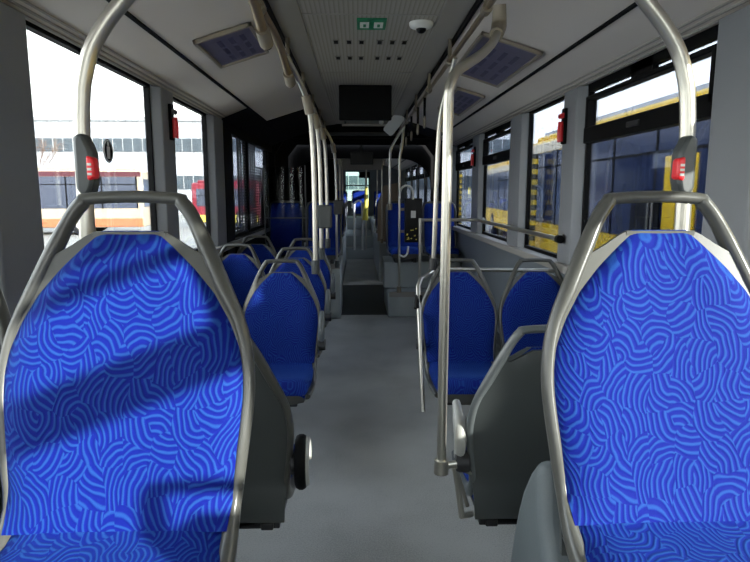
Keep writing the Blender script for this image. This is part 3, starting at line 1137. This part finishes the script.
def arch_pole(s, label):
    t = thing('grab_pole', label, 'grab pole', (0, 0, 0))
    x = lambda v: s * v
    pts = [(x(0.655), 1.3, 0.74), (x(0.655), 1.3, 1.1), (x(0.655), 1.3, 1.4), (x(0.652), 1.3, 1.56), (x(0.646), 1.3, 1.645), (x(0.638), 1.3, 1.69),
           (x(0.619), 1.3, 1.745), (x(0.585), 1.3, 1.797), (x(0.545), 1.3, 1.843), (x(0.48), 1.3, 1.92), (x(0.43), 1.3, 2.02), (x(0.41), 1.3, 2.29)]
    MB().tube(pts, 0.0165, 16, up=(0, 1, 0), sub=5).build('tube', 'steel', t, smooth=60)
    MB().lathe([(0.035, 0), (0.035, 0.012), (0.018, 0.016)], (x(0.655), 1.3, 0.712), 2).build('base_flange', 'steel', t, smooth=40)
    # stop button housing on the aisle side of the tube
    hx = x(0.640)
    h = MB()
    prof = [(-0.017, 1.455), (-0.017, 1.565), (0.004, 1.572), (0.016, 1.545), (0.021, 1.53), (0.021, 1.475), (0.015, 1.452), (0.0, 1.438)]
    h.prism([(hx - s * px, pz) for px, pz in prof], 1, 1.262, 1.305)
    hb = h.build('stop_button_housing', 'shell', t, bevel=0.008)
    bt = MB().prism([(hx - s * 0.010, 1.473), (hx - s * 0.010, 1.525), (hx - s * 0.0265, 1.52), (hx - s * 0.0275, 1.478)], 1, 1.257, 1.285)
    b_ = bt.build('stop_button', 'red_button', hb, bevel=0.005)
    b_['label'] = 'red stop button'
    mk = MB()
    for zz in (1.484, 1.494, 1.504):
        mk.box(min(hx - s * 0.014, hx - s * 0.022), max(hx - s * 0.014, hx - s * 0.022), 1.254, 1.257, zz, zz + 0.005)
    mk.build('stop_marking', 'white', b_)
    return t


arch_pole(-1, 'curved steel grab pole with red stop button behind the left foreground seat')
arch_pole(1, 'curved steel grab pole with red stop button behind the right foreground seat')

# right pole with the bracket on the turned-away seat
RX, RZ = 0.445, 2.165
t = thing('grab_pole', 'steel pole right of the aisle bending to the ceiling rail, clamped beside the turned-away seat', 'grab pole', (0, 0, 0))
MB().tube([(0.188, 1.72, 0.60), (0.188, 1.72, 0.9), (0.189, 1.72, 1.3), (0.19, 1.72, 1.62), (0.190, 1.72, 1.70), (0.194, 1.72, 1.748), (0.215, 1.74, 1.788),
           (0.255, 1.78, 1.82), (0.305, 1.86, 1.86), (0.36, 1.99, 1.915), (0.41, 2.13, 1.975), (0.445, 2.24, 2.04)], 0.0148, 16, sub=5).build('tube', 'steel', t, smooth=60)
m = MB()
joint(m, (0.188, 1.72, 0.585), (0.188, 1.72, 0.63), 0.023)
joint(m, (0.175, 1.72, 0.605), (0.235, 1.74, 0.605), 0.012)
joint(m, (0.225, 1.735, 0.605), (0.29, 1.77, 0.56), 0.008)
m.build('clamp', 'steel', t, smooth=40)
m = MB().tube([(0.235, 1.75, 0.60), (0.262, 1.75, 0.42), (0.30, 1.79, 0.405)], 0.010, 8, smooth=False)
m.tube([(0.235, 1.75, 0.60), (0.285, 1.78, 0.44)], 0.007, 8, smooth=False)
m.build('bracket', 'steel', t, smooth=40)
MB().tube([(0.425, 2.18, 2.0), (0.45, 2.25, 2.05), (0.447, 2.24, 2.12)], [0.025, 0.028, 0.024], 14).build('rail_joint', 'joint', t, smooth=50)

t = thing('grab_pole', 'steel pole rising from the handle of the right middle aisle seat', 'grab pole', (0, 0, 0))
MB().tube([(0.372, 3.40, 1.02), (0.378, 3.39, 1.3), (0.386, 3.38, 1.65), (0.395, 3.36, 1.85), (0.415, 3.3, 1.98), (0.445, 3.2, 2.14)], 0.0135, 14, sub=5).build('tube', 'steel', t, smooth=60)
MB().tube([(0.371, 3.40, 1.0), (0.373, 3.40, 1.07)], 0.024, 12, smooth=False).build('clamp', 'dark_plastic', t, smooth=40)
t2 = thing('grab_pole', 'thinner steel pole just left of the right middle seat pole', 'grab pole', (0, 0, 0))
MB().tube([(0.42, 4.25, 0.0), (0.42, 4.25, 0.6), (0.415, 4.25, 1.3), (0.42, 4.22, 1.8), (0.43, 4.16, 2.0), (0.445, 4.05, 2.15)], 0.0165, 14, sub=4).build('tube', 'steel', t2, smooth=60)
MB().lathe([(0.035, 0), (0.035, 0.012), (0.018, 0.016)], (0.42, 4.25, 0), 2).build('base_flange', 'steel', t2, smooth=40)
kill(t2)

# left poles, each from a seat handle up to the rail
for i, (x_, y_, z0, lb) in enumerate(((-0.312, 3.41, 1.0, 'nearest steel pole of the left row, above the nearest aisle seat'),
                                      (-0.322, 4.16, 1.0, 'second steel pole of the left row, with a dark stop button box'),
                                      (-0.322, 5.0, 1.0, 'third steel pole of the left row'), (-0.30, 6.66, 0.62, 'fourth steel pole of the left row, standing at the podium'))):
    t = thing('grab_pole', lb, 'grab pole', (0, 0, 0), group='steel poles along the left of the aisle')
    MB().tube([(x_, y_, z0), (x_, y_, 1.4), (x_ - 0.005, y_, 1.7), (x_ - 0.02, y_ - 0.03, 1.9), (x_ - 0.06, y_ - 0.1, 2.03), (-0.43, y_ - 0.24, 2.14)], 0.0145, 14, sub=5).build('tube', 'steel', t, smooth=60)
    MB().tube([(x_, y_, z0 - 0.02), (x_, y_, z0 + 0.06)], 0.024, 12, smooth=False).build('clamp', 'shell', t, smooth=40)
    MB().tube([(x_ - 0.018, y_ - 0.03, 1.88), (x_ - 0.035, y_ - 0.06, 1.97)], 0.026, 12, smooth=False).build('sleeve', 'joint', t, smooth=40)
    if i in (1, 3):
        b_ = MB().box(x_ - 0.03, x_ + 0.075, y_ - 0.05, y_ + 0.02, 1.20, 1.36).build('stop_button_housing', 'shell', t, bevel=0.012)
        if i == 3:
            b_.data.materials[0] = M['dark_plastic']

# right far poles (before and behind the bellows)
for (x_, y_, z0, z1, lb) in ((0.41, 6.72, 0.30, 2.16, 'white-steel pole standing on the right podium edge beside the black panel'),
                             (0.30, 6.70, 1.25, 2.16, 'short steel pole left of the right podium pole'),
                             (0.33, 9.55, 0.63, 2.16, 'steel pole right of the aisle just beyond the bellows'),
                             (-0.34, 9.55, 0.63, 2.16, 'steel pole left of the aisle just beyond the bellows'),
                             (-0.34, 11.2, 0.63, 2.16, 'steel pole left of the aisle in the rear half'),
                             (0.33, 11.9, 0.63, 2.16, 'steel pole right of the aisle in the rear half')):
    t = thing('grab_pole', lb, 'grab pole', (0, 0, 0))
    sx = 1 if x_ > 0 else -1
    MB().tube([(x_, y_, z0), (x_, y_, 1.4), (x_, y_, 1.8), (x_ + sx * 0.02, y_ - 0.03, 1.95), (sx * 0.445, y_ - 0.1, z1)], 0.014, 12, sub=4).build('tube', 'steel', t, smooth=60)
    MB().tube([(x_, y_, z0), (x_, y_, z0 + 0.07)], 0.026, 12, smooth=False).build('clamp', 'joint', t, smooth=40)

# ceiling rails
def rail(s, y0, y1, label, conn):
    t = thing('ceiling_handrail', label, 'handrail', (0, 0, 0))
    x = s * RX
    MB().tube([(x, y0, RZ), (x, y1, RZ)], 0.012, 14, smooth=False).build('tube', 'rail_steel', t, smooth=60)
    y_ = y0 + 0.6
    while y_ < y1:
        MB().cyl((x, y_, RZ - 0.02), (x + s * 0.005, y_ + 0.02, 2.29), 0.011).cyl((x, y_ - 0.03, RZ), (x, y_ + 0.03, RZ), 0.021).build('rail_bracket', 'joint', t, smooth=40)
        y_ += 0.95
    for (ya_, za) in conn:
        MB().tube([(x, ya_ - 0.75, RZ), (x + s * -0.005, ya_ - 0.4, 2.16), (x - s * 0.01, ya_ - 0.15, 2.115), (x - s * 0.02, ya_, za)], [0.015, 0.017, 0.019, 0.021], 14).build('branch_tube', 'rail_steel', t, smooth=50)
        MB().tube([(x - s * 0.018, ya_ - 0.05, za + 0.022), (x - s * 0.022, ya_ + 0.03, za - 0.012)], [0.027, 0.028], 16, smooth=False).build('branch_socket', 'joint', t, smooth=50)
        MB().tube([(x - s * 0.022, ya_ + 0.028, za - 0.011), (x - s * 0.024, ya_ + 0.045, za - 0.02)], [0.022, 0.018], 14, smooth=False).build('socket_plug', 'black', t, smooth=50)
    return t


rail(-1, -1.0, 7.6, 'brownish steel handrail under the left edge of the ceiling channel', [(2.42, 2.04), (3.27, 2.04)])
rail(1, -1.0, 7.6, 'brownish steel handrail under the right edge of the ceiling channel', [])
rail(-1, 9.5, 15.5, 'ceiling handrail on the left beyond the bellows', [(10.6, 2.05)])
rail(1, 9.5, 15.5, 'ceiling handrail on the right beyond the bellows', [(10.8, 2.05)])
# dark slot strips beside the rails
for s in (-1, 1):
    a, b = sorted((s * 0.462, s * 0.476))
    struct(MB().box(a, b, Y0, Y1, 2.262, 2.30).build('trim_slot_%s' % ('left' if s < 0 else 'right'), 'black'))
# hanging straps on the right rail
GS = 'hand straps hanging along the right ceiling rail'
strap = thing('hand_strap', '', 'hand strap', (0, 0, 0), 0, GS)
MB().box(-0.010, 0.010, -0.002, 0.002, -0.14, 0.018).build('strap', 'black', strap)
MB().tube([(0, 0.045 * math.cos(a), -0.175 + 0.04 * math.sin(a)) for a in [2 * PI * q / 12 for q in range(12)]], 0.007, 8, closed=True, sub=2).build('ring_grip', 'joint', strap, smooth=50)
sy = [(1, 4.6), (1, 5.1), (1, 5.7), (1, 6.3), (1, 7.1), (1, 10.0), (-1, 10.2), (1, 11.0)]
nm_ = ['nearest hand strap on the right ceiling rail', 'second hand strap on the right ceiling rail', 'third hand strap on the right ceiling rail', 'fourth hand strap on the right ceiling rail',
       'hand strap on the right rail just before the bellows', 'hand strap on the right rail just past the bellows', 'hand strap on the left rail past the bellows', 'farthest hand strap on the right ceiling rail']
for i, (s, y_) in enumerate(sy):
    o = strap if i == 0 else copy_tree(strap)
    o.location = (s * RX, y_, RZ - 0.017)
    o['label'] = nm_[i]

# handrail along the right windows and the guard frame behind the middle seats
t = thing('window_handrail', 'horizontal steel handrail along the right windows', 'handrail', (0, 0, 0))
MB().tube([(1.12, 3.45, 1.175), (1.12, 5.8, 1.175), (1.11, 5.88, 1.175), (1.08, 5.9, 1.175), (0.56, 5.9, 1.175)], 0.0155, 12, smooth=False).build('tube', 'steel', t, smooth=60)
m = MB()
for y_ in (3.47, 4.65, 5.75):
    m.cyl((1.12, y_, 1.175), (1.17, y_, 1.175), 0.014).cyl((1.155, y_, 1.175), (1.165, y_, 1.175), 0.03)
m.build('wall_mount', 'steel', t, smooth=40)
MB().cyl((1.12, 3.42, 1.175), (1.12, 3.46, 1.175), 0.024).build('end_cap', 'black', t, smooth=40)
MB().cyl((0.56, 5.9, 0.0), (0.56, 5.9, 1.19), 0.0155).build('end_post', 'steel', t, smooth=40)
t = thing('guard_frame', 'white-steel tube guard frame around the right middle seats', 'frame', (0, 0, 0))
MB().tube([(0.275, 2.98, 0.30), (0.271, 3.12, 0.62), (0.268, 3.24, 0.93), (0.29, 3.3, 0.962), (0.40, 3.52, 0.985), (0.45, 3.56, 0.985), (1.15, 3.56, 0.972)], 0.0125, 10, smooth=False).build('tube', 'steel', t, smooth=60)
MB().cyl((0.262, 3.2, 0.81), (0.27, 3.23, 0.88), 0.02).build('knob', 'black', t, smooth=40)

# ------------------------------------------------------------------ small wall things
hm = thing('emergency_hammer', 'red emergency hammer on the pillar at the left, beyond the first window', 'hammer', (-1.145, 3.56, 1.85))
MB().box(-0.012, 0.012, -0.045, 0.045, -0.12, 0.12).build('holder', 'black', hm, bevel=0.005)
MB().tube([(0.022, 0, -0.105), (0.026, 0, -0.03), (0.022, 0, 0.03)], [0.028, 0.026, 0.024], 12, up=(0, 1, 0)).build('handle', 'red', hm, smooth=50)
MB().tube([(0.022, -0.04, 0.07), (0.022, 0.04, 0.07)], 0.018, 10, smooth=False).build('head', 'dark_plastic', hm, smooth=50)
for (x_, y_, z_, rz, lb) in ((1.145, 3.52, 1.83, PI, 'red emergency hammer on the right pillar beside the first window'),
                         (1.145, 6.19, 1.81, PI, 'red emergency hammer on the farther right pillar')):
    o = copy_tree(hm)
    o.location = (x_, y_, z_)
    o.rotation_euler = (0, 0, rz)
    o['label'] = lb
    for c in o.children:
        if c.name.startswith('head'):
            c.data = c.data.copy()
            c.data.materials[0] = M['red']
sk = thing('window_sticker', 'round black and white sticker on the first left window', 'sticker', (-1.216, 2.813, 1.637))
MB().cyl((0, 0, 0), (0.0015, 0, 0), 0.054, seg=32).build('disc', 'black', sk)
MB().tube([(0.0022, 0.048 * math.cos(a), 0.048 * math.sin(a)) for a in [2 * PI * q / 24 for q in range(24)]], 0.003, 6, closed=True, sub=1).build('ring', 'white', sk)
MB().box(0.0016, 0.0026, -0.016, 0.016, -0.035, 0.02).cyl((0.0016, 0, 0.032), (0.0026, 0, 0.032), 0.011).build('symbol', 'white', sk)

for o in bpy.data.objects:
    if o.name.startswith('emergency_hammer'):
        o.scale = (0.75, 0.6, 0.85)
# black info panel on the right podium pole, J hooks
bx = thing('information_panel', 'black panel with small coloured marks hung on the right podium pole', 'panel', (0.565, 6.74, 1.14))
MB().box(-0.095, 0.105, -0.03, 0.04, -0.26, 0.24).build('panel_body', 'black_gloss', bx, bevel=0.01)
MB().box(-0.025, 0.03, -0.034, -0.03, 0.02, 0.10).build('white_sticker', 'white', bx)
m = MB()
for k in range(14):
    x_, z_ = random.uniform(-0.08, 0.09), random.uniform(-0.24, -0.1)
    m.box(x_, x_ + 0.014, -0.034, -0.03, z_, z_ + 0.01)
m.build('orange_marks', M['yellow'], bx)
bpy.data.objects['orange_marks']['kind'] = 'stuff'
MB().box(-0.15, -0.095, -0.01, 0.01, 0.1, 0.13).box(-0.15, -0.095, -0.01, 0.01, -0.15, -0.12).build('pole_clamp', 'joint', bx)
hl = thing('hand_loop', 'white hooked handle at the top of the black panel', 'handle', (0, 0, 0))
MB().tube([(0.41, 6.70, 1.38), (0.42, 6.70, 1.47), (0.47, 6.70, 1.52), (0.54, 6.70, 1.50), (0.56, 6.70, 1.42), (0.56, 6.71, 1.37)], 0.012, 10).build('tube', 'white', hl, smooth=50)
hl2 = thing('hand_loop', 'white hook at the foot of the right podium pole', 'handle', (0, 0, 0))
MB().tube([(0.41, 6.70, 0.74), (0.46, 6.68, 0.72), (0.50, 6.68, 0.76), (0.51, 6.68, 0.84)], 0.011, 10).build('tube', 'white', hl2, smooth=50)

# glass partition at the left podium
gp = thing('glass_partition', 'tall tinted glass partition in front of the left podium seats', 'partition', (0, 6.62, 0))
MB().box(-1.10, -0.64, -0.004, 0.004, 0.72, 1.72).build('glass_pane', 'clear_glass', gp)
MB().box(-0.648, -0.634, -0.01, 0.01, 0.0, 1.74).box(-1.10, -0.64, -0.01, 0.01, 0.68, 0.73).box(-1.10, -1.086, -0.01, 0.01, 0.0, 1.74).box(-1.10, -0.64, -0.006, 0.006, 0.05, 0.68).build('partition_frame', 'shell', gp)
MB().box(-1.10, -0.64, -0.03, -0.015, 1.16, 1.172).build('cross_bar', 'shell', gp)

# rear safety items
yp = thing('safety_pole', 'steel pole with a bright yellow sleeve near the far steps in the aisle', 'pole', (0.12, 12.55, 0))
MB().tube([(-0.02, 0, 0.86), (0, 0, 1.2), (0.01, 0, 1.56)], [0.06, 0.05, 0.03], 12).build('yellow_sleeve', 'yellow', yp, smooth=50)
MB().cyl((0, 0, 0.24), (0, 0, 2.31), 0.018).build('upper_tube', 'steel', yp, smooth=50)
lp = thing('grab_loop', 'white arched grab rail at the far steps left of the yellow pole', 'handrail', (0, 0, 0))
MB().tube([(-0.13, 12.6, 0.22), (-0.13, 12.6, 1.1), (-0.11, 12.6, 1.22), (-0.03, 12.6, 1.27), (0.03, 12.6, 1.22), (0.04, 12.6, 1.1), (0.04, 12.6, 0.22)], 0.022, 10).build('tube', 'white', lp, smooth=50)
bp_ = thing('partition_panel', 'black sheet added left of the aisle just beyond the bellows to darken that side', 'partition', (0, 9.62, 0))
MB().box(-1.1, -0.40, 0, 0.02, 0.64, 2.02).build('panel', 'black', bp_, bevel=0.005)  # added black sheet that keeps the left side beyond the bellows dark
MB().cyl((-0.39, 0.01, 0.63), (-0.39, 0.01, 2.1), 0.012).build('post', 'shell', bp_, smooth=50)
pp = thing('partition_panel', 'beige panel partition right of the aisle beyond the bellows', 'partition', (0, 9.6, 0))
MB().prism([(0.26, 0.66), (0.26, 1.25), (0.36, 1.55), (0.60, 1.6), (0.60, 0.66)], 1, 0, 0.02).build('panel', 'beige', pp, bevel=0.005)
MB().cyl((0.60, 0.01, 0.63), (0.60, 0.01, 1.62), 0.014).build('post', 'steel', pp, smooth=50)

# ------------------------------------------------------------------ outside
gr = struct(MB().box(-90, 90, -60, 140, -0.5, -0.42).build('ground', 'asphalt'))
GZ = -0.42


def wheel(t, x, y, z, r, w_, axis=0):
    wh = MB().lathe([(r * 0.6, -w_ / 2), (r, -w_ / 2 + 0.02), (r, w_ / 2 - 0.02), (r * 0.6, w_ / 2)], (x, y, z), axis, 28).build('wheel', 'tyre', t, smooth=40)
    MB().lathe([(r * 0.55, -w_ / 2 - 0.01), (r * 0.55, w_ / 2 + 0.01)], (x, y, z), axis, 20).build('wheel_hub', 'ceil_side', wh, smooth=40)


def bus(label, loc, rz, L, H, body, stripe, glass, group=None, lower=None, face=-1):
    """bus along local Y, origin at its near end, ground level; details on both sides"""
    t = thing('parked_bus', label, 'bus', loc, rz, group)
    hw = 1.27
    z0, z1, z2 = 0.32, 1.15, H - 0.42
    MB().box(-hw, hw, 0, L, z0, H - 0.12).build('body', body, t, bevel=0.10, bseg=3)
    MB().box(-hw + 0.1, hw - 0.1, 0.3, L - 0.3, H - 0.14, H).build('roof', body, t, bevel=0.05)
    gl = MB().box(-hw - 0.012, hw + 0.012, 0.25, L - 0.25, z1, z2)
    gl.build('side_glazing', glass, t, bevel=0.02)
    fr = MB()
    y_ = 0.25
    i = 0
    while y_ < L - 0.3:
        fr.box(-hw - 0.02, hw + 0.02, y_ - 0.03, y_ + 0.03, z1, z2)
        y_ += 1.45
    fr.box(-hw - 0.018, hw + 0.018, 0.25, L - 0.25, z2 - 0.36, z2 - 0.32)
    fr.build('window_bars', 'black', t)
    if stripe:
        MB().box(-hw - 0.015, hw + 0.015, 0.05, L - 0.05, z2, z2 + 0.22).build('roof_stripe', stripe, t, bevel=0.02)
    if lower:
        MB().box(-hw - 0.014, hw + 0.014, 0.05, L - 0.05, 0.36, 0.72).build('lower_stripe', lower, t, bevel=0.01)
    MB().box(-hw + 0.15, hw - 0.15, -0.015, L + 0.015, 1.2, H - 0.5).build('end_windows', glass, t, bevel=0.02)
    for yy in (min(2.6, L * 0.25), L - 2.9):
        for s in (-1, 1):
            wheel(t, s * (hw - 0.13), yy, 0.48, 0.48, 0.3)
    return t


b1 = bus('parked yellow bus with dark blue windows close outside the nearest right window', (5.58, -1.75, GZ), 0, 16.95, 3.2, 'bus_yellow', 'bus_cream', 'bus_glass')
b2 = bus('second parked yellow bus farther along outside the right windows', (6.6, 17.2, GZ), math.radians(-4), 12.0, 3.1, 'bus_yellow', 'bus_cream', 'bus_glass')
# unseen sun-blocking box added on the near yellow bus, and its door
MB().box(-1.15, 1.15, 0.9, 6.6, 3.15, 3.85).build('roof_sun_blocker', 'bus_cream', b1, bevel=0.12, bseg=3)
m = MB().box(4.27, 4.30, 7.55, 8.35, -0.05, 1.95)
dr = m.build('door', 'bus_yellow', None, bevel=0.01)
dr.parent = b1
dr.matrix_parent_inverse = Matrix.Translation((-5.58, 1.75, -GZ))
m = MB().box(4.262, 4.272, 8.42, 9.30, 0.0, 1.45)
dg = m.build('door_glazing', 'black_gloss', None)
dg.parent = b1
dg.matrix_parent_inverse = Matrix.Translation((-5.58, 1.75, -GZ))
m = MB()
for yy in (8.6, 8.72):
    m.cyl((4.25, yy, 0.0), (4.25, yy, 1.42), 0.018)
dh = m.build('door_rail', 'steel', None, smooth=40)
dh.parent = b1
dh.matrix_parent_inverse = Matrix.Translation((-5.58, 1.75, -GZ))

b3 = bus('parked cream and orange bus with red roof stripe outside the left window', (-9.7, 27.9, GZ), math.radians(98), 12.0, 2.95, 'bus_sand', 'bus_maroon', 'bus_glass_pale', lower='bus_orange')
b4 = bus('dark red vehicle parked in front of the white hall beyond the second left window', (-5.0, 31.5, GZ), math.radians(90), 3.4, 2.45, 'bus_red', None, 'bus_glass_pale', lower='yellow')

# white hall
h = thing('industrial_hall', 'long white industrial hall with two strips of windows beyond the parked bus', 'building', (0, 50, GZ))
MB().box(-60, 14, 0, 18, 0, 7.6).build('wall', 'cladding', h)
MB().box(-60.2, 14.2, -0.2, 18.2, 7.6, 7.9).build('roof_edge', 'facade', h)
for z0_, z1_ in ((5.15, 6.2), (2.1, 3.2)):
    wb = MB().box(-60, 14, -0.08, 0, z0_, z1_).build('window_strip', 'facade_glass', h)
    m = MB()
    for k in range(92):
        m.box(-60 + k * 0.8, -59.95 + k * 0.8, -0.14, -0.07, z0_, z1_)
    m.build('mullions', 'facade', wb)
for x_ in (-18.6, -8.5):
    MB().box(x_, x_ + 1.9, -0.1, 0, 0, 2.4).build('door', 'facade_blue', h)
h2 = thing('workshop_building', 'pale workshop building with a glazed front beyond the yellow buses', 'building', (0, 0, GZ))
MB().box(15, 40, 4, 48, 0, 6.5).build('wall', 'cladding', h2)
MB().box(14.9, 15.0, 6, 47, 3.4, 5.2).build('window_strip', 'facade_glass', h2)
# striped pillar
hp = thing('striped_post', 'black and yellow striped post outside the far right window', 'post', (4.55, 26.8, GZ))
MB().box(-0.09, 0.09, -0.09, 0.09, 0, 2.75).build('post', 'hazard', hp)
hp2 = copy_tree(hp)
hp2.location = (4.1, 14.1, GZ)
hp2['label'] = 'black and yellow striped post outside the middle right window'
# bare tree
tr_ = thing('bare_tree', 'leafless tree behind the parked cream bus', 'tree', (-19.5, 36, GZ))
random.seed(3)


def branch(m, p, d, L, r, dep):
    q = p + d * L
    m.tube([tuple(p), tuple(p + d * L * 0.5 + Vector((random.uniform(-.05, .05),) * 3) * L), tuple(q)], [r, r * 0.8, r * 0.6], 6, sub=2)
    if dep == 0:
        return
    for k in range(3 if dep > 2 else 4):
        a = Vector((random.uniform(-1, 1), random.uniform(-1, 1), random.uniform(-0.1, 0.9)))
        nd = (d + a * 0.75).normalized()
        branch(m, p + d * L * random.uniform(0.55, 1.0), nd, L * random.uniform(0.55, 0.75), r * 0.55, dep - 1)


m = MB()
m.tube([(0, 0, 0), (0.05, 0, 1.0), (0, 0, 2.0)], [0.14, 0.11, 0.09], 8)
m.build('trunk', 'bark', tr_, smooth=50)
m = MB()
for k in range(5):
    a = k * 1.3
    branch(m, Vector((0, 0, 1.6 + k * 0.08)), Vector((math.cos(a) * 0.6, math.sin(a) * 0.6, 1)).normalized(), 1.7, 0.045, 4)
m.build('branches', 'bark', tr_, smooth=50)
